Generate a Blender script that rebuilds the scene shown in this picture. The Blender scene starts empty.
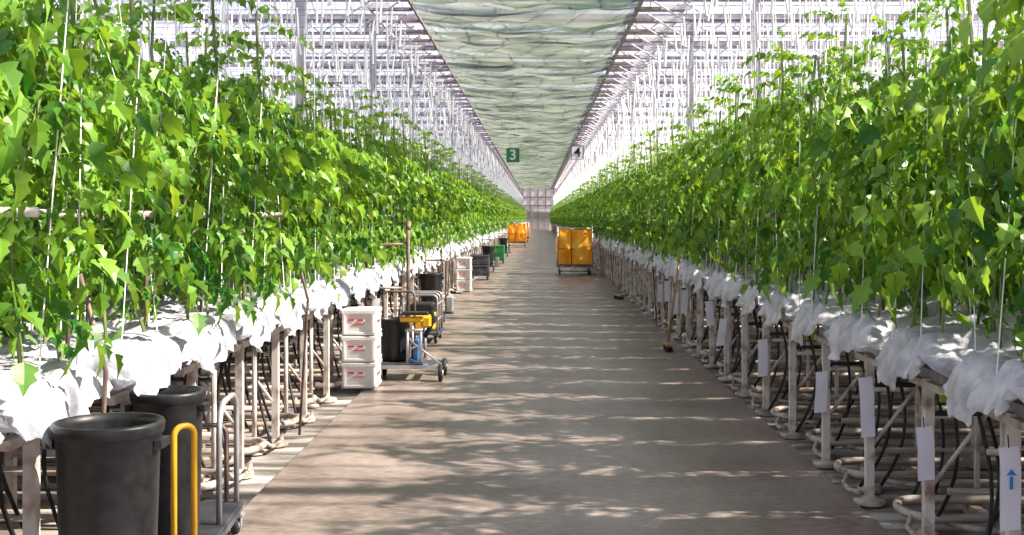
import bpy, math, random
import numpy as np
from mathutils import Matrix, Vector, Euler, noise
random.seed(7); np.random.seed(7)
scene = bpy.context.scene
COL = scene.collection
H = 1.6; F = 1200.0
XL, XR = -1.85, 1.86
PITCH = 1.03
ZEND = 155.0

# ------------------------------------------------------------ materials
def new_mat(name):
    m = bpy.data.materials.new(name); m.use_nodes = True
    nt = m.node_tree; nt.nodes.clear()
    out = nt.nodes.new('ShaderNodeOutputMaterial')
    return m, nt, out
def c4(c): return (c[0], c[1], c[2], 1)
def mat(name, col, col2=None, scale=6.0, rough=0.6, metal=0.0, stretch=None, bump=0.0, transl=0.0,
        transp=0.0, lo=0.4, hi=0.6, spec=0.4, tcol=None, transp_noise=False):
    m, nt, out = new_mat(name); N = nt.nodes; L = nt.links
    p = N.new('ShaderNodeBsdfPrincipled')
    p.inputs['Roughness'].default_value = rough
    p.inputs['Metallic'].default_value = metal
    p.inputs['Specular IOR Level'].default_value = spec
    mp = N.new('ShaderNodeMapping')
    geo = N.new('ShaderNodeNewGeometry')
    L.new(geo.outputs['Position'], mp.inputs['Vector'])
    if stretch: mp.inputs['Scale'].default_value = stretch
    nz = N.new('ShaderNodeTexNoise'); nz.inputs['Scale'].default_value = scale
    nz.inputs['Detail'].default_value = 5.0
    L.new(mp.outputs[0], nz.inputs['Vector'])
    cr = N.new('ShaderNodeValToRGB')
    cr.color_ramp.elements[0].position = lo; cr.color_ramp.elements[1].position = hi
    cr.color_ramp.elements[0].color = c4(col); cr.color_ramp.elements[1].color = c4(col2 or col)
    L.new(nz.outputs[0], cr.inputs[0])
    L.new(cr.outputs[0], p.inputs['Base Color'])
    if bump:
        b = N.new('ShaderNodeBump'); b.inputs['Strength'].default_value = bump
        b.inputs['Distance'].default_value = 0.03
        L.new(nz.outputs[0], b.inputs['Height']); L.new(b.outputs[0], p.inputs['Normal'])
    last = p.outputs[0]
    if transl > 0:
        t = N.new('ShaderNodeBsdfTranslucent')
        if tcol: t.inputs[0].default_value = c4(tcol)
        else: L.new(cr.outputs[0], t.inputs[0])
        mx = N.new('ShaderNodeMixShader'); mx.inputs[0].default_value = transl
        L.new(last, mx.inputs[1]); L.new(t.outputs[0], mx.inputs[2]); last = mx.outputs[0]
    if transp > 0:
        t = N.new('ShaderNodeBsdfTransparent')
        mx = N.new('ShaderNodeMixShader'); mx.inputs[0].default_value = transp
        if transp_noise:
            mr = N.new('ShaderNodeMapRange'); mr.inputs[1].default_value = 0.35; mr.inputs[2].default_value = 0.65
            mr.inputs[3].default_value = transp*0.35; mr.inputs[4].default_value = transp*1.5
            L.new(nz.outputs[0], mr.inputs[0]); L.new(mr.outputs[0], mx.inputs[0])
        L.new(last, mx.inputs[1]); L.new(t.outputs[0], mx.inputs[2]); last = mx.outputs[0]
    L.new(last, out.inputs[0])
    return m

def leaf_mat():
    m, nt, out = new_mat('tomato_leaf'); N = nt.nodes; L = nt.links
    geo = N.new('ShaderNodeNewGeometry')
    nz = N.new('ShaderNodeTexNoise'); nz.inputs['Scale'].default_value = 1.6; nz.inputs['Detail'].default_value = 4
    L.new(geo.outputs['Position'], nz.inputs['Vector'])
    rr = N.new('ShaderNodeMath'); rr.operation = 'MULTIPLY_ADD'
    L.new(geo.outputs['Random Per Island'], rr.inputs[0]); rr.inputs[1].default_value = 0.5
    L.new(nz.outputs[0], rr.inputs[2])
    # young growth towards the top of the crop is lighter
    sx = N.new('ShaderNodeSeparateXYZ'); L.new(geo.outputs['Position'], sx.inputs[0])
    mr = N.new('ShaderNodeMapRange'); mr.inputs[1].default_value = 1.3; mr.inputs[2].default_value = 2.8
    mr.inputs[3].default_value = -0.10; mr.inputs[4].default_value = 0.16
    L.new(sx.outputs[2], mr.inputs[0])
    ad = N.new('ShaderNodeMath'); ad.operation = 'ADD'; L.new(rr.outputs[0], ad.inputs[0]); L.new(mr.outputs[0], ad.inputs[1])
    cr = N.new('ShaderNodeValToRGB'); e = cr.color_ramp.elements
    e[0].position = 0.4; e[1].position = 1.0
    e[0].color = (0.016, 0.090, 0.014, 1); e[1].color = (0.19, 0.37, 0.035, 1)
    L.new(ad.outputs[0], cr.inputs[0])
    cr2 = N.new('ShaderNodeValToRGB'); e = cr2.color_ramp.elements
    e[0].position = 0.4; e[1].position = 1.0
    e[0].color = (0.08, 0.32, 0.010, 1); e[1].color = (0.54, 0.72, 0.04, 1)
    L.new(ad.outputs[0], cr2.inputs[0])
    p = N.new('ShaderNodeBsdfPrincipled'); p.inputs['Roughness'].default_value = 0.40
    p.inputs['Specular IOR Level'].default_value = 0.4
    L.new(cr.outputs[0], p.inputs['Base Color'])
    t = N.new('ShaderNodeBsdfTranslucent'); L.new(cr2.outputs[0], t.inputs[0])
    mx = N.new('ShaderNodeMixShader'); mx.inputs[0].default_value = 0.30
    L.new(p.outputs[0], mx.inputs[1]); L.new(t.outputs[0], mx.inputs[2]); L.new(mx.outputs[0], out.inputs[0])
    return m

M = {}
M['leaf'] = leaf_mat()
M['stem'] = mat('stem', (0.10, 0.16, 0.04), (0.20, 0.22, 0.09), rough=0.6)
M['film'] = mat('white_film', (0.40, 0.40, 0.46), (0.64, 0.63, 0.68), scale=9, rough=0.28, bump=0.9, transl=0.12, lo=0.35, hi=0.62, spec=0.55)
M['cream'] = mat('painted_steel_worn', (0.66, 0.60, 0.55), (0.28, 0.17, 0.12), scale=9, rough=0.5, lo=0.48, hi=0.70)
M['rail'] = mat('rail_pipe', (0.46, 0.39, 0.34), (0.17, 0.12, 0.10), scale=5, rough=0.45, lo=0.42, hi=0.68, stretch=(0.5, 4, 4))
M['rust'] = mat('rusty_tube', (0.09, 0.06, 0.055), (0.20, 0.13, 0.10), scale=8, rough=0.5)
M['black'] = mat('black_plastic', (0.010, 0.010, 0.012), (0.018, 0.018, 0.020), scale=20, rough=0.42)
M['rubber'] = mat('rubber', (0.01, 0.01, 0.01), (0.02, 0.02, 0.02), rough=0.7)
M['hose'] = mat('black_hose', (0.01, 0.01, 0.012), (0.02, 0.02, 0.02), rough=0.5)
M['galv'] = mat('galvanised', (0.32, 0.32, 0.35), (0.45, 0.44, 0.46), rough=0.45, metal=0.5)
M['darkmetal'] = mat('dark_metal', (0.05, 0.055, 0.07), (0.10, 0.10, 0.12), rough=0.5, metal=0.3)
M['bluedeck'] = mat('dark_deck', (0.015, 0.016, 0.022), (0.035, 0.035, 0.045), rough=0.7)
M['yellow'] = mat('yellow_paint', (0.75, 0.42, 0.02), (0.65, 0.33, 0.02), rough=0.4)
M['orange'] = mat('orange_tarp', (0.95, 0.36, 0.01), (1.0, 0.62, 0.08), scale=3, rough=0.5, transl=0.45)
M['crate'] = mat('white_crate', (0.80, 0.76, 0.74), (0.86, 0.82, 0.80), rough=0.5)
M['red'] = mat('red_print', (0.6, 0.04, 0.03), rough=0.5)
M['paper'] = mat('paper_tag', (0.82, 0.80, 0.92), (0.86, 0.84, 0.92), rough=0.6, transl=0.2)
M['blue'] = mat('blue_print', (0.03, 0.22, 0.55), rough=0.5)
M['bluebox'] = mat('blue_plastic', (0.04, 0.15, 0.35), rough=0.5)
M['lime'] = mat('lime_plastic', (0.5, 0.7, 0.05), rough=0.5)
M['green'] = mat('green_plastic', (0.03, 0.25, 0.07), rough=0.5)
M['roofw'] = mat('white_aluminium', (0.60, 0.56, 0.62), (0.72, 0.68, 0.74), rough=0.5)
M['gutg'] = mat('roof_gutter_metal', (0.26, 0.23, 0.28), (0.38, 0.34, 0.40), rough=0.5)
M['colg'] = mat('column_paint', (0.46, 0.42, 0.49), (0.56, 0.52, 0.58), rough=0.5)
M['truss'] = mat('truss_steel', (0.15, 0.10, 0.11), (0.31, 0.24, 0.25), rough=0.5, lo=0.35, hi=0.65)
M['string'] = mat('white_string', (0.85, 0.83, 0.86), (0.9, 0.9, 0.92), rough=0.6)
M['wood'] = mat('wood', (0.3, 0.16, 0.08), (0.4, 0.24, 0.12), rough=0.6)
M['glass'] = mat('diffuse_glass', (0.36, 0.41, 0.58), (0.54, 0.56, 0.70), scale=0.4, rough=0.3, transl=0.5, transp=0.70)
M['net'] = mat('shade_net', (0.080, 0.115, 0.085), (0.32, 0.345, 0.285), scale=1.3, rough=0.8, stretch=(0.35, 2.0, 1), transl=0.5, transp=0.28, lo=0.38, hi=0.60, transp_noise=True)
M['ground'] = mat('ground_cover', (0.10, 0.082, 0.072), (0.42, 0.39, 0.37), scale=2.2, rough=0.8, stretch=(0.6, 2.2, 1), lo=0.42, hi=0.62, bump=0.3)
M['wallp'] = mat('wall_panel', (0.60, 0.50, 0.50), (0.70, 0.60, 0.58), rough=0.6)
M['wallg'] = mat('wall_pane', (0.78, 0.72, 0.72), (0.85, 0.8, 0.8), rough=0.4, transl=0.5)

def floor_mat():
    m, nt, out = new_mat('path_concrete'); N = nt.nodes; L = nt.links
    geo = N.new('ShaderNodeNewGeometry')
    def nz(sc, st, det=6):
        mp = N.new('ShaderNodeMapping'); mp.inputs['Scale'].default_value = st
        L.new(geo.outputs['Position'], mp.inputs[0])
        n = N.new('ShaderNodeTexNoise'); n.inputs['Scale'].default_value = sc; n.inputs['Detail'].default_value = det
        L.new(mp.outputs[0], n.inputs['Vector']); return n
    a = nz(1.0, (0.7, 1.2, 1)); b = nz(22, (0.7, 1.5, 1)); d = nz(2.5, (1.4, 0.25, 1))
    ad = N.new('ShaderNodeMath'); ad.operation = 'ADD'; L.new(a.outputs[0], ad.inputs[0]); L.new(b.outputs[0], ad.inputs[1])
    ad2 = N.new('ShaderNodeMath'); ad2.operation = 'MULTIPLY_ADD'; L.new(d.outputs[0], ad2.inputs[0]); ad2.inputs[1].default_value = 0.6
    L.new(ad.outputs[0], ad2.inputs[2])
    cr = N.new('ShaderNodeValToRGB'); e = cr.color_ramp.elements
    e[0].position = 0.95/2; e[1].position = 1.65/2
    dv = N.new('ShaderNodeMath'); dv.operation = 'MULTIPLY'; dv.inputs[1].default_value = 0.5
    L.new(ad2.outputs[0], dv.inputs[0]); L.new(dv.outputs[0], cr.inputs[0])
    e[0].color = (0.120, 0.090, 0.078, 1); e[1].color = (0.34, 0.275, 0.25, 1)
    p = N.new('ShaderNodeBsdfPrincipled'); p.inputs['Roughness'].default_value = 0.38
    p.inputs['Specular IOR Level'].default_value = 0.45
    L.new(cr.outputs[0], p.inputs['Base Color'])
    bp = N.new('ShaderNodeBump'); bp.inputs['Strength'].default_value = 0.25; bp.inputs['Distance'].default_value = 0.008
    L.new(b.outputs[0], bp.inputs['Height']); L.new(bp.outputs[0], p.inputs['Normal'])
    L.new(p.outputs[0], out.inputs[0]); return m
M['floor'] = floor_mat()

# ------------------------------------------------------------ mesh builder
class MB:
    def __init__(s): s.v = []; s.f = []; s.m = []; s.mats = []; s.sm = []
    def mi(s, k):
        if k not in s.mats: s.mats.append(k)
        return s.mats.index(k)
    def add(s, vs, fs, k, smooth=False):
        o = len(s.v); s.v += [tuple(p) for p in vs]; i = s.mi(k)
        for f in fs: s.f.append(tuple(o + q for q in f)); s.m.append(i); s.sm.append(smooth)
    def box(s, c, d, k, rot=None):
        x, y, z = d[0]/2, d[1]/2, d[2]/2
        vs = [Vector((a*x, b*y, e*z)) for a in (-1, 1) for b in (-1, 1) for e in (-1, 1)]
        if rot: R = Euler(rot).to_matrix(); vs = [R @ v for v in vs]
        vs = [v + Vector(c) for v in vs]
        s.add(vs, [(0, 1, 3, 2), (4, 6, 7, 5), (0, 4, 5, 1), (2, 3, 7, 6), (0, 2, 6, 4), (1, 5, 7, 3)], k)
    def rbox(s, c, d, k, b=0.01):
        x, y, z = d[0]/2, d[1]/2, d[2]/2
        vs = []
        prof = [(-z, b), (-z+b, 0), (z-b, 0), (z, b)]
        for zz, ins in prof:
            X, Y = x-ins, y-ins; q = b
            for (px, py) in [(X-q, -Y), (X, -Y+q), (X, Y-q), (X-q, Y), (-X+q, Y), (-X, Y-q), (-X, -Y+q), (-X+q, -Y)]:
                vs.append((c[0]+px, c[1]+py, c[2]+zz))
        fs = []
        for r in range(3):
            for i in range(8): fs.append((r*8+i, r*8+(i+1) % 8, (r+1)*8+(i+1) % 8, (r+1)*8+i))
        fs.append(tuple(range(7, -1, -1))); fs.append(tuple(range(24, 32)))
        s.add(vs, fs, k)
    def tube(s, pts, r, k, n=8, cap=True):
        pts = [Vector(p) for p in pts]; vs = []; fs = []
        rs = r if isinstance(r, (list, tuple)) else [r]*len(pts)
        up = None
        for i, p in enumerate(pts):
            t = (pts[min(i+1, len(pts)-1)] - pts[max(i-1, 0)]).normalized()
            if up is None:
                up = Vector((0, 0, 1)) if abs(t.z) < 0.9 else Vector((1, 0, 0))
            a = t.cross(up).normalized(); b = a.cross(t).normalized(); up = b
            for j in range(n):
                w = 2*math.pi*j/n
                vs.append(p + (a*math.cos(w) + b*math.sin(w))*rs[i])
        for i in range(len(pts)-1):
            for j in range(n):
                fs.append((i*n+j, i*n+(j+1) % n, (i+1)*n+(j+1) % n, (i+1)*n+j))
        if cap:
            fs.append(tuple(range(n-1, -1, -1))); fs.append(tuple(range((len(pts)-1)*n, len(pts)*n)))
        s.add(vs, fs, k, n > 5)
    def lathe(s, prof, c, k, n=28, axis='z'):
        vs = []; fs = []
        for (r, z) in prof:
            for j in range(n):
                w = 2*math.pi*j/n; a, b = r*math.cos(w), r*math.sin(w)
                if axis == 'z': vs.append((c[0]+a, c[1]+b, c[2]+z))
                elif axis == 'x': vs.append((c[0]+z, c[1]+a, c[2]+b))
                else: vs.append((c[0]+a, c[1]+z, c[2]+b))
        for i in range(len(prof)-1):
            for j in range(n): fs.append((i*n+j, i*n+(j+1) % n, (i+1)*n+(j+1) % n, (i+1)*n+j))
        s.add(vs, fs, k, True)
    def mesh(s, name):
        me = bpy.data.meshes.new(name); me.from_pydata(s.v, [], s.f)
        for k in s.mats: me.materials.append(M[k])
        me.polygons.foreach_set('material_index', s.m)
        me.polygons.foreach_set('use_smooth', s.sm)
        me.update(); return me
    def join(s, o, off=(0, 0, 0)):
        mp = [s.mi(k) for k in o.mats]; b = len(s.v)
        s.v += [(p[0]+off[0], p[1]+off[1], p[2]+off[2]) for p in o.v]
        s.f += [tuple(b+q for q in f) for f in o.f]; s.m += [mp[i] for i in o.m]; s.sm += o.sm
def obj(name, data, loc=(0, 0, 0), rot=(0, 0, 0), parent=None):
    if isinstance(data, MB): data = data.mesh(name)
    o = bpy.data.objects.new(name, data); COL.objects.link(o)
    o.location = loc; o.rotation_euler = rot
    if parent: o.parent = parent
    return o

# ------------------------------------------------------------ floor / ground
g = MB(); g.box((0, 80, -0.08), (60, 176, 0.1), 'ground'); obj('ground', g)
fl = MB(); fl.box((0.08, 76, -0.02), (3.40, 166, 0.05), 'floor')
obj('floor', fl)

# ------------------------------------------------------------ tomato leaves
def leaflet_geo(size, w=1.0, fold=0.35, curl=0.35):
    mid = [(0, 0), (0.33, 0), (0.66, 0), (1.0, 0)]
    sd = [(0.10, 0.17), (0.26, 0.33), (0.38, 0.20), (0.56, 0.28), (0.70, 0.12)]
    P = mid + [(a, b*w) for a, b in sd] + [(a, -b*w) for a, b in sd]
    vs = [(x*size, y*size, (abs(y)*fold - curl*x*x)*size) for x, y in P]
    fs = [(0, 1, 5, 4), (1, 6, 5), (1, 2, 7, 6), (2, 3, 8, 7),
          (0, 9, 10, 1), (1, 10, 11), (1, 11, 12, 2), (2, 12, 13, 3)]
    return vs, fs
def compound(L, rng):
    V = []; Fc = []
    def put(vs, fs, Mx):
        o = len(V)
        for p in vs: V.append(tuple(Mx @ Vector(p)))
        for f in fs: Fc.append(tuple(o+q for q in f))
    rise = rng.uniform(0.05, 0.35); dr = rng.uniform(0.5, 1.2)
    def P(t): return Vector((L*t*0.93, 0, L*(rise*t - dr*t*t*0.8)))
    pts = [P(t/5) for t in range(6)]
    for i in range(5):
        a, b = pts[i], pts[i+1]; w = 0.011*(1-i/7)
        put([a+Vector((0, w, 0)), a-Vector((0, w, 0)), b-Vector((0, w, 0)), b+Vector((0, w, 0))], [(0, 1, 2, 3)], Matrix())
    def leafat(t, ang, sz, stalk=0.0):
        p = P(t) + Vector((math.cos(ang)*stalk, math.sin(ang)*stalk, 0)); sl = rise - 1.6*dr*t
        pitch = math.atan(-sl)*0.6 + rng.uniform(0.0, 0.9)
        Mx = Matrix.Translation(p) @ Matrix.Rotation(ang, 4, 'Z') @ Matrix.Rotation(pitch, 4, 'Y') @ Matrix.Rotation(rng.uniform(-0.8, 0.8), 4, 'X')
        vs, fs = leaflet_geo(sz, rng.uniform(0.85, 1.25), rng.uniform(0.1, 0.8), rng.uniform(0.1, 0.8))
        put(vs, fs, Mx)
    leafat(1.0, rng.uniform(-.2, .2), L*0.31)
    for t, s in ((0.84, 0.24), (0.66, 0.29), (0.48, 0.27), (0.28, 0.20)):
        for sg in (-1, 1):
            leafat(t + rng.uniform(-.04, .04), sg*rng.uniform(0.8, 1.35), L*s*rng.uniform(0.7, 1.15), L*0.03)
    for sg in (-1, 1):
        leafat(0.74, sg*1.2, L*0.10); leafat(0.57, sg*1.2, L*0.12); leafat(0.38, sg*1.3, L*0.10)
    return np.array(V, dtype=np.float32), Fc
rng = random.Random(3)
TEMPL = [compound(1.0, rng) for _ in range(12)]

def plant_row(seed, length=3.8):
    rng = random.Random(seed); mb = MB()
    mb.mi('leaf'); mb.mi('stem')
    lv = []; off = 0; fcs = []
    def leaf(p, az, pitch, roll, L):
        nonlocal off
        V, Fc = TEMPL[rng.randrange(len(TEMPL))]
        R = (Matrix.Rotation(az, 3, 'Z') @ Matrix.Rotation(pitch, 3, 'Y') @ Matrix.Rotation(roll, 3, 'X'))
        A = np.array(R)*L
        lv.append(V @ A.T + np.array(p))
        fcs.append((off, Fc)); off += len(V)
    stems = []
    u = 0.02; i = 0
    while u < length:
        front = u < 0.9
        for v0 in (-0.17, 0.17):
            top = rng.uniform(2.30, 2.92)
            if rng.random() < 0.12: top += 0.2
            lean = rng.uniform(-0.14, 0.14); lu = rng.uniform(-0.18, 0.2)
            uu = u + rng.uniform(-0.05, 0.05); vv = v0 + rng.uniform(-0.05, 0.05)
            def S(z):
                t = (z-1.05)/1.7
                return (uu + lu*t + 0.03*math.sin(z*5+i), vv + lean*t + 0.03*math.cos(z*4+i), z)
            stems.append([S(1.05 + (top-1.05)*k/6) for k in range(7)])
            n = 24 if front else 17
            z0 = rng.uniform(1.20, 1.38)
            for k in range(n):
                z = z0 + (top-z0)*((k + rng.random())/n)
                az = rng.uniform(0, 2*math.pi)
                if front and rng.random() < 0.45: az = math.pi + rng.uniform(-1.2, 1.2)
                hi = (z-1.2)/(top-1.2)
                L = rng.uniform(0.24, 0.48)*(0.68 if hi > 0.85 else 1.0)
                if hi < 0.15: L *= 0.75
                leaf(S(z), az, rng.uniform(-0.5, 0.5) - (0.6 if hi > 0.88 else 0), rng.uniform(-0.6, 0.6), L)
        u += 0.27; i += 1
    V = np.concatenate(lv)
    mb.v = [tuple(x) for x in V.tolist()]
    for o, Fc in fcs:
        for f in Fc: mb.f.append(tuple(o+q for q in f))
    mb.m = [0]*len(mb.f); mb.sm = [False]*len(mb.f)
    for q, st in enumerate(stems):
        mb.tube(st, 0.009, 'stem', n=5, cap=False)
        if q < 6:
            a = st[0]; b_ = st[-1]
            mb.tube([(a[0]-0.08, a[1]+0.05, 1.0), (b_[0]-0.10, b_[1]+0.03, b_[2]+0.25)], 0.0028, 'string', n=4, cap=False)
    return mb

# ------------------------------------------------------------ growing troughs
def ridge(v): return 1-abs(noise.noise(v))*2
def trough(seed, length=4.2):
    rng = random.Random(seed); mb = MB()
    W = 0.43
    base = [(-1.0, .885), (-1.02, .91), (-1.0, .94), (-.85, .99), (-.62, 1.04), (-.35, 1.06), (-.1, 1.02), (.1, 1.02), (.35, 1.06), (.62, 1.04), (.85, .99), (1.0, .94), (1.02, .91), (1.0, .885)]
    pr = []
    for a, b in zip(base[:-1], base[1:]):
        for k in range(6): pr.append((a[0]+(b[0]-a[0])*k/6, a[1]+(b[1]-a[1])*k/6))
    pr.append(base[-1])
    us = [-0.14, -0.137, -0.13, -0.122, -0.112, -0.10, -0.08, -0.06, -0.03] + [0.03*k for k in range(0, 33)] + [1.0 + 0.12*k for k in range(0, int((length-1)/0.12)+1)]
    vs = []; n = len(pr); sd = seed*13.7
    NE = 7
    tilt = rng.uniform(-0.15, 0.15)
    for iu, u in enumerate(us):
        for (a, z) in pr:
            y = a*W; zz = z
            if iu < NE:
                f = (NE-iu)/NE
                drop = 0.81 + 0.08*noise.noise(Vector((y*5+sd, 3.3, 0))) + tilt*y + 0.10*abs(a)**3
                zz = z + (drop - z)*f**1.0
                y *= (1-0.10*f*f)
                xx = u + 0.020*math.sin(y*30 + 3*noise.noise(Vector((y*6+sd, zz*4, 2))) + sd)*f + 0.035*(ridge(Vector((y*10+sd, zz*5+y*4, 7)))-0.6)
            else:
                xx = u
            q = Vector((u*2.5+sd, y*5, z*5))
            q2 = Vector((u*5+sd+y*3, y*10-u*3, z*5)); q3 = Vector((u*10+sd, y*24+u*6, z*10))
            d = 0.02*noise.noise(q) + 0.038*(ridge(q2)-0.6) + 0.018*(ridge(q3)-0.6)
            vs.append((xx, y + d*0.5*(1 if a > 0 else -1), zz + d*0.9))
    fs = [(i*n+j, (i+1)*n+j, (i+1)*n+j+1, i*n+j+1) for i in range(len(us)-1) for j in range(n-1)]
    mb.add(vs, fs, 'film', True)
    mb.box((length/2+0.0, 0, 0.845), (length-0.05, 0.42, 0.05), 'galv')
    mb.box((length/2, 0.22, 0.88), (length-0.1, 0.012, 0.09), 'galv'); mb.box((length/2, -0.22, 0.88), (length-0.1, 0.012, 0.09), 'galv')
    for px in (0.02, 1.0, 2.2, 3.4):
        mb.box((px, 0, 0.40), (0.045, 0.05, 0.86), 'cream')
        mb.lathe([(0.001, 0.03), (0.03, 0.03), (0.05, 0.012), (0.09, 0.008), (0.09, -0.02)], (px, 0, 0), 'rail', 14)
        mb.box((px, 0, 0.80), (0.045, 0.46, 0.035), 'cream')
    for px, py in ((0.10, 0.30), (0.55, -0.22), (1.6, 0.22)):
        mb.tube([(px, py, 0.0), (px, py, 0.85)], 0.017, 'cream')
        mb.lathe([(0.001, 0.03), (0.025, 0.03), (0.04, 0.012), (0.07, 0.008), (0.07, -0.02)], (px, py, 0), 'rail', 12)
    mb.tube([(0.04, 0.02, 0.30), (0.42, 0.02, 0.80)], 0.011, 'cream')
    yc = PITCH/2; rr = 0.21; zr = 0.075
    x0 = 0.02 + rng.uniform(-.05, .03)
    def U(zr, rr, x0, r, yc=yc):
        mb.tube([(length+1.5, yc-rr, zr), (x0+rr*0.6, yc-rr, zr)] + [(x0+rr*0.6-0.6*rr*math.sin(math.radians(a)), yc-rr*math.cos(math.radians(a)), zr) for a in range(15, 180, 15)] + [(x0+rr*0.6, yc+rr, zr), (length+1.5, yc+rr, zr)], r, 'rail')
    U(zr, rr, x0, 0.024)
    U(0.05, 0.36, x0+0.16, 0.016)
    for px in (0.5, 1.6, 2.8, 4.0):
        mb.box((px, yc, 0.02), (0.05, 0.72, 0.05), 'rail')
    mb.tube([(x0+0.02, yc-0.14, zr), (x0-0.02, yc-0.2, 0.03), (x0-0.04, 0.12, 0.03), (x0-0.02, -0.02, 0.05)], 0.015, 'rail')
    mb.tube([(0.15, 0.1, 0.26), (length, 0.1, 0.26)], 0.018, 'rail')
    mb.tube([(0.25, -0.14, 0.50), (length, -0.14, 0.50)], 0.016, 'cream')
    mb.tube([(0.1, 0.24, 0.62), (length, 0.24, 0.62)], 0.014, 'hose')
    mb.tube([(rng.choice((-0.12, 0.14, 0.17, 0.2)), 0.28, 1.62), (length, 0.28, 1.62)], 0.018, 'cream')
    mb.tube([(0.18, 0.28, 0.8), (0.18, 0.28, 1.64)], 0.011, 'rust')
    if seed % 5 == 1:
        yy = -0.3
        mb.tube([(-0.09, yy, 0.0), (-0.16, yy+rng.uniform(-.04, .06), 1.0), (-0.08, yy+rng.uniform(0.05, .2), rng.uniform(1.25, 1.45))], 0.010, 'rust')
    for k in range(rng.randint(4, 6)):
        y0 = rng.uniform(-0.3, 0.3); y1 = y0 + rng.uniform(-0.4, 0.4); xx = rng.uniform(0, 0.5)
        pts = []; amp = 0.16*rng.uniform(0.5, 1.0)
        for t in range(11):
            t /= 10
            pts.append((xx - 0.03 + amp*math.sin(t*3.1), y0 + (y1-y0)*t*t + 0.05*math.sin(t*6), 0.92*(1-t)+0.03))
        mb.tube(pts, 0.010, 'hose', n=6)
    return mb

def strings(seed, length=6.2):
    rng = random.Random(seed); mb = MB()
    for v in (-0.2, 0.2):
        mb.tube([(-0.1, v, 4.3), (length, v, 4.3)], 0.006, 'gutg', n=4)
        u = rng.uniform(0, 0.3)
        while u < length:
            uu = u + rng.uniform(-.06, .06); lean = rng.uniform(-.1, .1)
            zt = 4.3
            if rng.random() < 0.6:
                mb.tube([(uu, v, zt), (uu+lean*0.2, v, 3.6), (uu+lean, v*0.8, 2.45)], 0.003, 'string', n=3, cap=False)
            l = rng.uniform(0.22, 0.45); tx = rng.uniform(-.06, .06)
            mb.tube([(uu, v, zt+0.03), (uu+tx, v+rng.uniform(-.05, .05), zt-l)], [0.010, 0.017], 'string', n=4)
            u += 0.40
    return mb

NV = 5
pr_mb = [plant_row(100+i) for i in range(NV)]
tr_mb = [trough(200+i) for i in range(NV)]
st_mb = [strings(300+i) for i in range(NV)]
pr_me = [m.mesh('tomato_plant_row') for m in pr_mb]
tr_me = [m.mesh('growing_trough') for m in tr_mb]
st_me = [m.mesh('crop_strings') for m in st_mb]
def chunk(mbs, name, order):
    c = MB()
    for i, k in enumerate(order): c.join(mbs[k], (0, i*PITCH, 0))
    return c.mesh(name)
ORD = [[0, 2, 4, 1, 3], [3, 1, 0, 2, 4]]
pr_ch = [chunk(pr_mb, 'tomato_plant_rows', o) for o in ORD]
tr_ch = [chunk(tr_mb, 'growing_troughs', o) for o in ORD[:1]]
st_ch = [chunk(st_mb, 'crop_strings', o) for o in ORD[:1]]
rr = random.Random(11)
for side, x0, y0 in ((-1, XL, 4.43), (1, XR, 4.75)):
    rot = (0, 0, 0) if side > 0 else (0, 0, math.pi)
    y = y0 - 2*PITCH; k = 0
    while y < 30:
        v = rr.randrange(NV)
        obj('tomato_plant_row', pr_me[v], (x0, y, 0), rot)
        obj('growing_trough', tr_me[(v+k) % NV], (x0, y, 0), rot)
        obj('crop_support_strings', st_me[rr.randrange(NV)], (x0, y, 0), rot)
        y += PITCH; k += 1
    while y < ZEND - 4.5:
        yy = y if side > 0 else y + 4*PITCH
        obj('tomato_plant_row', pr_ch[rr.randrange(2)], (x0, yy, 0), rot)
        obj('growing_trough', tr_ch[0], (x0, yy, 0), rot)
        obj('crop_support_strings', st_ch[0], (x0, yy, 0), rot)
        y += 5*PITCH

# ------------------------------------------------------------ columns
yc = 18.0
while yc < ZEND - 2:
    for x in (-3.6, 3.36):
        c = MB(); c.box((0, 0, 2.95), (0.12, 0.10, 5.95), 'colg'); c.box((0, 0, 0.0), (0.3, 0.3, 0.06), 'galv')
        c.box((0, 0, 5.75), (0.34, 0.08, 0.25), 'roofw'); c.box((-0.065, -0.01, 2.95), (0.012, 0.13, 5.9), 'roofw'); c.box((0.065, -0.01, 2.95), (0.012, 0.13, 5.9), 'roofw')
        obj('support_column', c, (x, yc + (0.52 if x > 0 else 0.2), 0))
    yc += 8.0

# ------------------------------------------------------------ roof
RZ = 5.95; RP = 4.0; RH = 0.85; RW = 12.0
gl = MB(); bars = MB(); gut = MB()
y = -2.0
while y < ZEND + 0.1:
    gut.box((0, y, RZ), (2*RW, 0.20, 0.12), 'gutg')
    gut.box((0, y+RP/2, RZ+RH), (2*RW, 0.08, 0.07), 'gutg')
    for s in (0, 1):
        ya = y + s*RP; yb = y + RP/2
        gl.add([(-RW, ya, RZ+.04), (RW, ya, RZ+.04), (RW, yb, RZ+RH), (-RW, yb, RZ+RH)], [(0, 1, 2, 3)], 'glass')
        x = -RW
        while x <= RW + .01:
            bars.tube([(x, ya, RZ+.02), (x, yb, RZ+RH-.02)], 0.018, 'roofw', n=4, cap=False)
            x += 0.8
    y += RP
roof = bpy.data.objects.new('ceiling', None); COL.objects.link(roof)
obj('roof_panes', gl, parent=roof); obj('glazing_bars', bars, parent=roof); obj('roof_gutters', gut, parent=roof)

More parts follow.
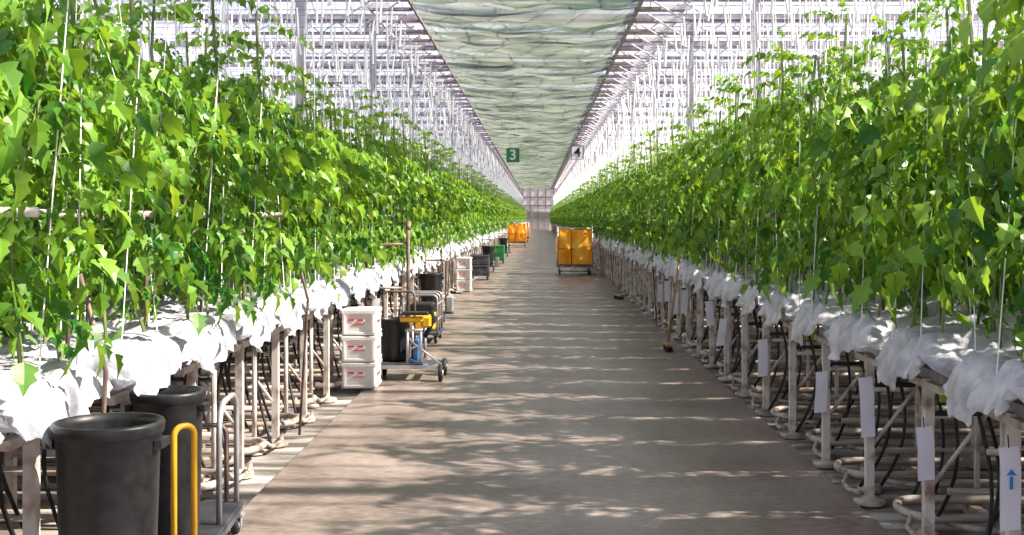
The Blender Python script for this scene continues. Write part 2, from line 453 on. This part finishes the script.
def truss():
    t = MB(); xa, xb = -7.5, 7.5; z0, z1 = 5.60, 5.86
    t.box((0, 0, z0), (xb-xa, 0.06, 0.06), 'truss'); t.box((0, 0, z1), (xb-xa, 0.06, 0.05), 'gutg')
    x = xa; up = True
    while x < xb - .01:
        t.tube([(x, 0, z0 if up else z1), (x+0.35, 0, z1 if up else z0)], 0.016, 'roofw', n=4, cap=False)
        x += 0.35; up = not up
    return t
tm = truss().mesh('roof_truss')
y = 6.0
while y < ZEND:
    obj('roof_truss', tm, (0, y, 0)); y += 4.0
rg = MB()
for x, r, k in ((-3.15, 0.06, 'roofw'), (-2.34, 0.04, 'truss'), (1.88, 0.07, 'truss'), (2.75, 0.05, 'roofw')):
    rg.box((x, 78, 5.55), (r, 154, 0.07), k)
y = 6.7; i = 0
rq = random.Random(5)
while y < ZEND:
    rg.box((-2.78, y, 5.54), (0.80, 0.16, 0.05), 'truss'); rg.box((2.30, y, 5.54), (0.95, 0.30, 0.05), 'truss')
    rg.box((-3.0+rq.uniform(-.1, .1), y+0.6, 5.48), (0.5, 0.06, 0.09), 'roofw'); rg.box((2.6+rq.uniform(-.1, .1), y+0.6, 5.46), (0.55, 0.06, 0.10), 'roofw')
    rg.tube([(-2.5, y+0.3, 5.5), (-3.2, y+0.9, 5.2)], 0.02, 'roofw', n=4); rg.tube([(2.1, y+0.3, 5.5), (2.8, y+0.9, 5.2)], 0.02, 'roofw', n=4)
    y += 1.33; i += 1
obj('screen_support_rails', rg)

# shade screen (sagging net)
ny = 2200; nx = 24
xs = np.linspace(-2.28, 1.80, nx); ys = np.linspace(4, ZEND-0.5, ny)
vs = []
for j in range(ny):
    yy = ys[j] + 0.0
    for i in range(nx):
        xx = xs[i]; e = 1-abs((i/(nx-1))*2-1)**4
        ysk = yy + 0.9*noise.noise(Vector((xx*0.6, yy*0.15, 2)))
        ph = (ysk % 2.0)/2.0
        sag = -0.20*math.sin(ph*math.pi)**0.6
        w = 0.12*noise.noise(Vector((xx*0.6, yy*1.3, 0))) + 0.09*noise.noise(Vector((xx*1.2, yy*4.2, 5))) + 0.05*noise.noise(Vector((xx*1.6, yy*9, 5)))
        edge = 0.10*noise.noise(Vector((0, yy*0.8, 9)))*(1-e)
        vs.append((xx+edge, yy, 5.52 + (sag + w)*(0.35+0.65*e)))
sc = MB(); sc.add(vs, [(j*nx+i, j*nx+i+1, (j+1)*nx+i+1, (j+1)*nx+i) for j in range(ny-1) for i in range(nx-1)], 'net', True)
obj('shade_screen', sc)

# ------------------------------------------------------------ far wall
w = MB()
w.box((0, ZEND, 3.4), (24, 0.1, 7.0), 'wallg')
for i in range(25): w.box((-12+i, ZEND-0.08, 3.4), (0.12, 0.06, 7.0), 'truss')
for z in (0.9, 2.0, 3.2, 4.3, 5.4): w.box((0, ZEND-0.09, z), (24, 0.06, 0.14), 'truss')
obj('wall_far', w)
d = MB()
d.box((0, ZEND-0.2, 1.35), (3.3, 0.08, 2.7), 'wallp')
for x in (-1.2, -0.4, 0.4, 1.2):
    for z in (0.7, 2.0): d.box((x, ZEND-0.26, z), (0.62, 0.04, 1.0), 'wallg')
d.box((0, ZEND-0.26, 1.35), (0.06, 0.06, 2.7), 'galv')
obj('door_1', d)

# ------------------------------------------------------------ signs
def sign(x, y, z, txt, back, fore, off):
    s = MB(); s.rbox((0, 0, 0), (0.44, 0.03, 0.50), back, 0.008)
    s.box((0, -0.012, 0.25), (0.46, 0.02, 0.02), 'darkmetal'); s.box((0, -0.012, -0.25), (0.46, 0.02, 0.02), 'darkmetal')
    s.box((0.225, -0.012, 0), (0.02, 0.02, 0.5), 'darkmetal'); s.box((-0.225, -0.012, 0), (0.02, 0.02, 0.5), 'darkmetal')
    s.tube([(-0.12, 0, 0.2), (-0.12, 0, 1.2)], 0.006, 'galv'); s.tube([(0.12, 0, 0.2), (0.12, 0, 1.2)], 0.006, 'galv')
    o = obj('bay_number_sign', s, (x, y, z))
    cu = bpy.data.curves.new('digit', 'FONT'); cu.body = txt; cu.size = 0.52; cu.align_x = 'CENTER'; cu.align_y = 'CENTER'
    cu.extrude = 0.004; cu.offset = off
    cu.materials.append(M[fore]); t = bpy.data.objects.new('digit', cu); COL.objects.link(t)
    t.parent = o; t.location = (0, -0.026, 0); t.rotation_euler = (math.pi/2, 0, 0)
sign(-0.92, 44, 3.9, '3', 'green', 'paper', 0.012)
sign(1.45, 44, 4.0, '4', 'paper', 'black', 0.004)

# ------------------------------------------------------------ props
def bin_into(mb, c, d, h, k='black'):
    r = d/2; rb = r*0.80
    prof = [(0.001, 0.0), (rb, 0.0), (rb+0.005, 0.02), (r*0.93, h-0.09), (r*0.95, h-0.085), (r*0.95, h-0.05), (r*0.98, h-0.045), (r, h-0.04), (r+0.004, h-0.01), (r, h),
            (r-0.012, h), (r*0.93, h-0.03), (rb-0.01, 0.03), (0.001, 0.025)]
    mb.lathe(prof, c, k, 40)
    for s in (-1, 1):
        mb.box((c[0]+s*(r+0.002), c[1], c[2]+h-0.075), (0.025, 0.10, 0.03), k)
def caster(mb, x, y, r=0.06, top=0.16):
    mb.lathe([(0.001, -0.018), (r*0.9, -0.018), (r, -0.012), (r, 0.012), (r*0.9, 0.018), (0.001, 0.018)], (x, y, r+0.005), 'rubber', 18, 'x')
    mb.lathe([(0.001, -0.022), (r*0.45, -0.022), (r*0.45, 0.022), (0.001, 0.022)], (x, y, r+0.005), 'galv', 12, 'x')
    for s in (-1, 1): mb.box((x+s*0.027, y, r+0.03), (0.006, 0.04, r*1.5), 'galv')
    mb.box((x, y, top-0.01), (0.08, 0.08, 0.012), 'galv')
def hoop(mb, p0, p1, z0, z1, r, k, rc=0.07):
    p0 = Vector((p0[0], p0[1], 0)); p1 = Vector((p1[0], p1[1], 0)); dr = (p1-p0); L = dr.length; dr.normalize()
    rc = min(rc, L/2-0.001); pts = [p0+Vector((0, 0, z0))]
    for a in range(0, 91, 15):
        a = math.radians(a); pts.append(p0 + dr*(rc-rc*math.cos(a)) + Vector((0, 0, z1-rc+rc*math.sin(a))))
    for a in range(90, -1, -15):
        a = math.radians(a); pts.append(p0 + dr*(L-rc+rc*math.cos(a)) + Vector((0, 0, z1-rc+rc*math.sin(a))))
    pts.append(p1+Vector((0, 0, z0))); mb.tube(pts, r, k, n=10)
t = MB()
t.rbox((0, 0, 0.145), (0.40, 2.05, 0.03), 'bluedeck', 0.006)
for s in (-1, 1): t.box((s*0.18, 0, 0.118), (0.035, 2.03, 0.03), 'darkmetal')
for y in (-0.98, -0.3, 0.4, 0.98): t.box((0, y, 0.118), (0.38, 0.035, 0.03), 'darkmetal')
for x in (-0.15, 0.17):
    for y in (-0.9, 0.98): caster(t, x, y, 0.048, 0.11)
hoop(t, (0.17, 0.55), (0.17, 1.0), 0.12, 0.72, 0.014, 'galv', 0.13)
hoop(t, (0.12, 1.0), (-0.17, 1.0), 0.12, 0.55, 0.012, 'rust', 0.05)
hoop(t, (0.11, -0.10), (0.18, -0.04), 0.12, 0.73, 0.013, 'yellow', 0.04)
trolley = obj('platform_trolley', t, (-1.63, 5.08, 0), (0, 0, math.radians(4)))
b = MB(); bin_into(b, (0, 0, 0), 0.375, 0.725); obj('black_bin', b, (-1.51, 4.22, 0.162))
b = MB(); bin_into(b, (0, 0, 0), 0.32, 0.675); obj('black_bin', b, (-1.64, 5.32, 0.162))

def crates(n, w=0.33, dp=0.42, h=0.245):
    c = MB()
    for i in range(n):
        z = i*h
        c.rbox((0, 0, z+h*0.46), (w-0.02, dp-0.02, h*0.90), 'crate', 0.012)
        c.rbox((0, 0, z+h*0.90), (w, dp, h*0.17), 'crate', 0.008)
        c.rbox((0, 0, z+0.02), (w-0.005, dp-0.005, 0.03), 'crate', 0.006)
        for sx in (-1, 1): c.box((sx*(w/2-0.03), -dp/2+0.002, z+h*0.45), (0.02, 0.02, h*0.7), 'crate')
        c.box((-0.07, -dp/2+0.008, z+h*0.60), (0.06, 0.006, 0.014), 'red'); c.box((0.02, -dp/2+0.008, z+h*0.60), (0.05, 0.006, 0.014), 'red')
        c.box((0.0, -dp/2+0.008, z+h*0.45), (0.10, 0.006, 0.008), 'red')
        c.box((w/2-0.008, 0, z+h*0.5), (0.006, 0.2, 0.02), 'red')
    return c
obj('produce_crate_stack', crates(3), (-1.66, 11.3, 0.02))
obj('produce_crate_stack', crates(3), (-1.60, 26.0, 0.02))

def tool_trolley():
    t = MB()
    t.box((0, 0, 0.14), (0.70, 0.04, 0.035), 'galv'); t.box((0, 0.5, 0.14), (0.70, 0.04, 0.035), 'galv')
    t.box((-0.33, 0.25, 0.14), (0.04, 0.5, 0.035), 'darkmetal'); t.box((0.22, 0.25, 0.14), (0.04, 0.5, 0.035), 'darkmetal')
    t.rbox((-0.1, 0.25, 0.17), (0.5, 0.5, 0.02), 'darkmetal', 0.004)
    for x in (-0.28, 0.33):
        for y in (0.0, 0.5):
            t.lathe([(0.001, -0.02), (0.075, -0.02), (0.085, -0.012), (0.085, 0.012), (0.075, 0.02), (0.001, 0.02)], (x, y-0.04, 0.09), 'rubber', 20, 'x')
            t.lathe([(0.001, -0.026), (0.03, -0.026), (0.03, 0.026), (0.001, 0.026)], (x, y-0.04, 0.09), 'galv', 12, 'x')
    for x in (0.0, 0.13):
        t.tube([(x, 0.02, 0.15), (x, 0.02, 0.50)], 0.014, 'galv'); t.tube([(x, 0.48, 0.15), (x, 0.48, 0.50)], 0.014, 'galv')
    t.tube([(0.0, 0.02, 0.3), (0.13, 0.02, 0.36)], 0.01, 'galv'); t.tube([(-0.02, 0.02, 0.5), (0.15, 0.02, 0.5)], 0.014, 'galv')
    t.tube([(0.0, 0.02, 0.22), (0.22, 0.02, 0.14)], 0.012, 'bluebox'); t.tube([(0.0, 0.02, 0.42), (0.33, 0.02, 0.16)], 0.01, 'galv')
    t.rbox((0.08, 0.25, 0.30), (0.05, 0.42, 0.20), 'bluebox', 0.01)
    t.rbox((0.03, 0.1, 0.60), (0.22, 0.10, 0.05), 'yellow', 0.01); t.rbox((0.07, 0.1, 0.66), (0.26, 0.14, 0.03), 'black', 0.01)
    t.rbox((0.16, 0.3, 0.56), (0.10, 0.14, 0.12), 'yellow', 0.02)
    t.tube([(-0.02, 0.1, 0.2), (-0.02, 0.1, 0.6)], 0.012, 'darkmetal')
    t.tube([(0.14, 0.3, 0.4), (0.24, 0.32, 0.60), (0.2, 0.34, 0.66)], 0.025, 'black')
    hoop(t, (-0.30, 0.5), (0.02, 0.5), 0.15, 0.85, 0.013, 'rust', 0.05)
    bin_into(t, (-0.16, 0.22, 0.18), 0.29, 0.42)
    return t
obj('tool_trolley', tool_trolley(), (-1.28, 11.75, 0))
h = MB()
h.tube([(0.05, 0, 0.02), (0.05, 0, 1.5)], 0.022, 'rust'); h.tube([(-0.42, 0, 0.02), (-0.42, 0, 1.22), (-0.38, 0, 1.30), (0.05, 0, 1.31)], 0.016, 'rust')
h.tube([(-0.42, 0, 0.82), (0.05, 0, 0.82)], 0.014, 'cream'); h.box((0.05, 0, 0.015), (0.18, 0.25, 0.03), 'rust'); h.box((-0.42, 0, 0.015), (0.12, 0.2, 0.03), 'rust')
h.tube([(0.05, -0.02, 1.48), (0.05, 0.06, 1.55)], 0.03, 'rust')
obj('pipe_rail_stand', h, (-1.50, 13.4, 0.0))
k_ = MB()
k_.rbox((0, 0, 0.13), (0.5, 0.8, 0.03), 'darkmetal', 0.005)
for x in (-0.2, 0.2):
    for y in (-0.33, 0.33): caster(k_, x, y, 0.05, 0.12)
for y in (-0.36, 0.0, 0.36): hoop(k_, (-0.22, y), (0.22, y), 0.14, 0.62, 0.013, 'galv', 0.06)
for z in (0.3, 0.5): 
    k_.tube([(-0.22, -0.36, z), (-0.22, 0.36, z)], 0.01, 'galv'); k_.tube([(0.22, -0.36, z), (0.22, 0.36, z)], 0.01, 'galv')
k_.rbox((0.0, 0.05, 0.26), (0.34, 0.5, 0.20), 'yellow', 0.02); k_.rbox((0.0, 0.0, 0.44), (0.3, 0.4, 0.12), 'black', 0.02)
obj('pipe_rack_trolley', k_, (-1.50, 15.6, 0))

def bin_cart():
    t = MB(); t.rbox((0, 0, 0.15), (0.42, 0.6, 0.03), 'darkmetal', 0.005)
    for x in (-0.17, 0.17):
        for y in (-0.25, 0.25): caster(t, x, y, 0.05, 0.14)
    bin_into(t, (0, 0, 0.165), 0.36, 0.60)
    hoop(t, (-0.2, 0.29), (0.2, 0.29), 0.15, 0.95, 0.012, 'rust', 0.06)
    t.rbox((0.28, 0.02, 0.30), (0.10, 0.24, 0.22), 'galv', 0.01); t.box((0.24, 0.02, 0.16), (0.2, 0.24, 0.02), 'darkmetal')
    return t
bc = bin_cart().mesh('bin_trolley')
for x, y in ((-1.62, 18.2), (-1.50, 36), (-1.45, 50)): obj('bin_trolley', bc, (x, y, 0))
def tub(k):
    t = MB(); t.rbox((0, 0, 0.13), (0.5, 0.7, 0.03), 'darkmetal', 0.005)
    for x in (-0.2, 0.2):
        for y in (-0.3, 0.3): caster(t, x, y, 0.05, 0.13)
    for i in range(2):
        z = 0.15 + i*0.26
        for sx in (-1, 1): t.rbox((sx*0.23, 0, z+0.12), (0.025, 0.6, 0.24), k, 0.005)
        for sy in (-1, 1): t.rbox((0, sy*0.30, z+0.12), (0.48, 0.025, 0.24), k, 0.005)
        t.rbox((0, 0, z+0.015), (0.46, 0.6, 0.02), k, 0.004)
        t.rbox((0, -0.31, z+0.22), (0.5, 0.03, 0.03), k, 0.005)
    return t
obj('crate_trolley', tub('green'), (-1.42, 42, 0)); obj('crate_trolley', tub('darkmetal'), (-1.50, 31, 0))

def orange_cart():
    t = MB(); W, D = 1.0, 1.3; z0, z1 = 0.32, 1.31
    t.box((0, -D/2, 0.26), (W, 0.05, 0.06), 'rust'); t.box((0, D/2, 0.26), (W, 0.05, 0.06), 'rust')
    for x in (-W/2+.03, 0, W/2-.03): t.box((x, 0, 0.25), (0.05, D, 0.05), 'rust')
    t.box((0, 0, 0.29), (W, D, 0.02), 'darkmetal')
    t.box((0, -D/2+0.02, 0.12), (W*0.9, 0.03, 0.03), 'rust')
    for x in (-W/2+.08, W/2-.08):
        for y in (-D/2+.1, D/2-.1): caster(t, x, y, 0.075, 0.23)
    for x in (-W/2+.02, W/2-.02):
        for y in (-D/2, D/2): t.tube([(x, y, 0.25), (x, y, z1+0.04)], 0.018, 'galv')
    t.tube([(-W/2+.02, -D/2, z1), (W/2-.02, -D/2, z1)], 0.014, 'galv'); t.tube([(-W/2+.02, D/2, z1), (W/2-.02, D/2, z1)], 0.014, 'galv')
    t.tube([(-0.1, -D/2-0.02, 0.27), (-0.1, -D/2-0.02, z1)], 0.014, 'rust')
    t.tube([(-W/2+.02, -D/2-0.03, 0.75), (W/2-.02, -D/2-0.03, 0.72)], 0.012, 'rust')
    def panel(a, b, nrm, k='orange'):
        a = Vector(a); b = Vector(b); nx, nz = 24, 14; vs = []
        for j in range(nz+1):
            for i in range(nx+1):
                u = i/nx; v = j/nz
                p = a.lerp(b, u); p.z = z0 + (z1-z0)*v - 0.05*math.sin(u*math.pi)*v
                bul = 0.05*math.sin(u*math.pi)*math.sin(v*math.pi) + 0.05*noise.noise(Vector((p.x*6+p.y*3, p.z*3.5, 1)))
                vs.append(p + Vector(nrm)*bul)
        t.add(vs, [(j*(nx+1)+i, j*(nx+1)+i+1, (j+1)*(nx+1)+i+1, (j+1)*(nx+1)+i) for j in range(nz) for i in range(nx)], k, True)
    x = W/2-.03; y = D/2
    panel((-x, -y, 0), (-0.1, -y, 0), (0, -1, 0)); panel((-0.1, -y, 0), (x, -y, 0), (0, -1, 0))
    panel((-x, y, 0), (x, y, 0), (0, 1, 0)); panel((-x, -y, 0), (-x, y, 0), (-1, 0, 0)); panel((x, -y, 0), (x, y, 0), (1, 0, 0))
    return t
oc = orange_cart().mesh('orange_harvest_cart')
obj('orange_harvest_cart', oc, (1.03, 34, 0))
obj('orange_harvest_cart', oc, (-1.15, 66, 0)); obj('orange_harvest_cart', oc, (-1.1, 80, 0))

s = MB(); s.rbox((0, 0, 0.02), (0.5, 0.4, 0.03), 'darkmetal', 0.005); s.rbox((0, 0, 0.14), (0.4, 0.3, 0.2), 'crate', 0.03)
obj('polystyrene_box', s, (1.50, 44, 0.0))
br = MB()
br.tube([(0, 0, 0.1), (0.16, 0.05, 1.25)], 0.013, 'wood'); br.rbox((0, 0, 0.09), (0.09, 0.4, 0.035), 'wood', 0.008)
for i in range(12):
    for j in (-1, 0, 1):
        br.tube([(j*0.025, -0.18+i*0.0325, 0.075), (j*0.035, -0.18+i*0.0325, 0.01)], 0.008, 'black', n=5)
obj('push_broom', br, (1.56, 14.4, 0.0)); obj('push_broom', br, (1.58, 23.5, 0.0), (0, 0, 0.3))

def tag(arrow, seed):
    rg_ = random.Random(seed)
    g = MB(); nx = 3; nz = 8; vs = []; L = rg_.uniform(0.24, 0.34); a = rg_.uniform(-0.25, 0.1); wd_ = 0.04
    for j in range(nz+1):
        for i in range(nx+1):
            v = j/nz; vs.append((-wd_+2*wd_*i/nx + a*v*0.2, -0.012*math.sin(v*5)-0.02*v, -L*v + (0.01*i/nx)))
    g.add(vs, [(j*4+i, j*4+i+1, (j+1)*4+i+1, (j+1)*4+i) for j in range(nz) for i in range(nx)], 'paper', True)
    g.tube([(0, 0.01, 0.05), (0, 0, 0)], 0.003, 'hose', n=5)
    if arrow:
        g.box((0, -0.026, -0.13), (0.012, 0.004, 0.05), 'blue'); g.add([(-0.02, -0.028, -0.10), (0.02, -0.028, -0.10), (0, -0.028, -0.075)], [(0, 1, 2)], 'blue')
    return g
for k in range(0, 14):
    if k in (4, 6, 9): continue
    obj('row_label_tag', tag(k == 0, k), (XR-0.02, 4.75+PITCH*k-0.06, 0.70 - (0.10 if k % 2 else 0)))
for k in (2, 9):
    obj('row_label_tag', tag(False, k+40), (XL+0.02, 4.43+PITCH*k-0.06, 0.68))
for k in (1, 4):
    q = MB(); q.rbox((0, 0, 0), (0.09, 0.02, 0.07), 'lime', 0.005); q.box((0, 0.012, 0), (0.1, 0.01, 0.09), 'darkmetal')
    q.tube([(0.0, 0.02, 0.02), (0, 0.02, 0.16)], 0.006, 'hose')
    obj('clip_marker', q, (XR+0.22, 4.75+PITCH*k+0.3, 0.70))

# ------------------------------------------------------------ light
sun = bpy.data.lights.new('sun', 'SUN'); sun.energy = 21; sun.angle = math.radians(0.9); sun.color = (1.0, 0.92, 0.79)
so = bpy.data.objects.new('sun', sun); COL.objects.link(so); so.location = (20, -5, 20)
so.rotation_euler = Vector((0.80, -0.12, 0.70)).to_track_quat('Z', 'Y').to_euler()
wd = bpy.data.worlds.new('sky'); scene.world = wd; wd.use_nodes = True
bg = wd.node_tree.nodes['Background']; bg.inputs[0].default_value = (0.74, 0.79, 1.0, 1); bg.inputs[1].default_value = 1.22

# ------------------------------------------------------------ camera
cam = bpy.data.cameras.new('camera'); co = bpy.data.objects.new('camera', cam); COL.objects.link(co)
co.location = (0, 0, H); co.rotation_euler = (math.pi/2, 0, 0)
cam.sensor_width = 36; cam.lens = F/1024*36
cam.shift_x = -26/1024; cam.shift_y = -49.5/1024
cam.clip_end = 400; cam.clip_start = 0.05
scene.camera = co
scene.view_settings.view_transform = 'Standard'
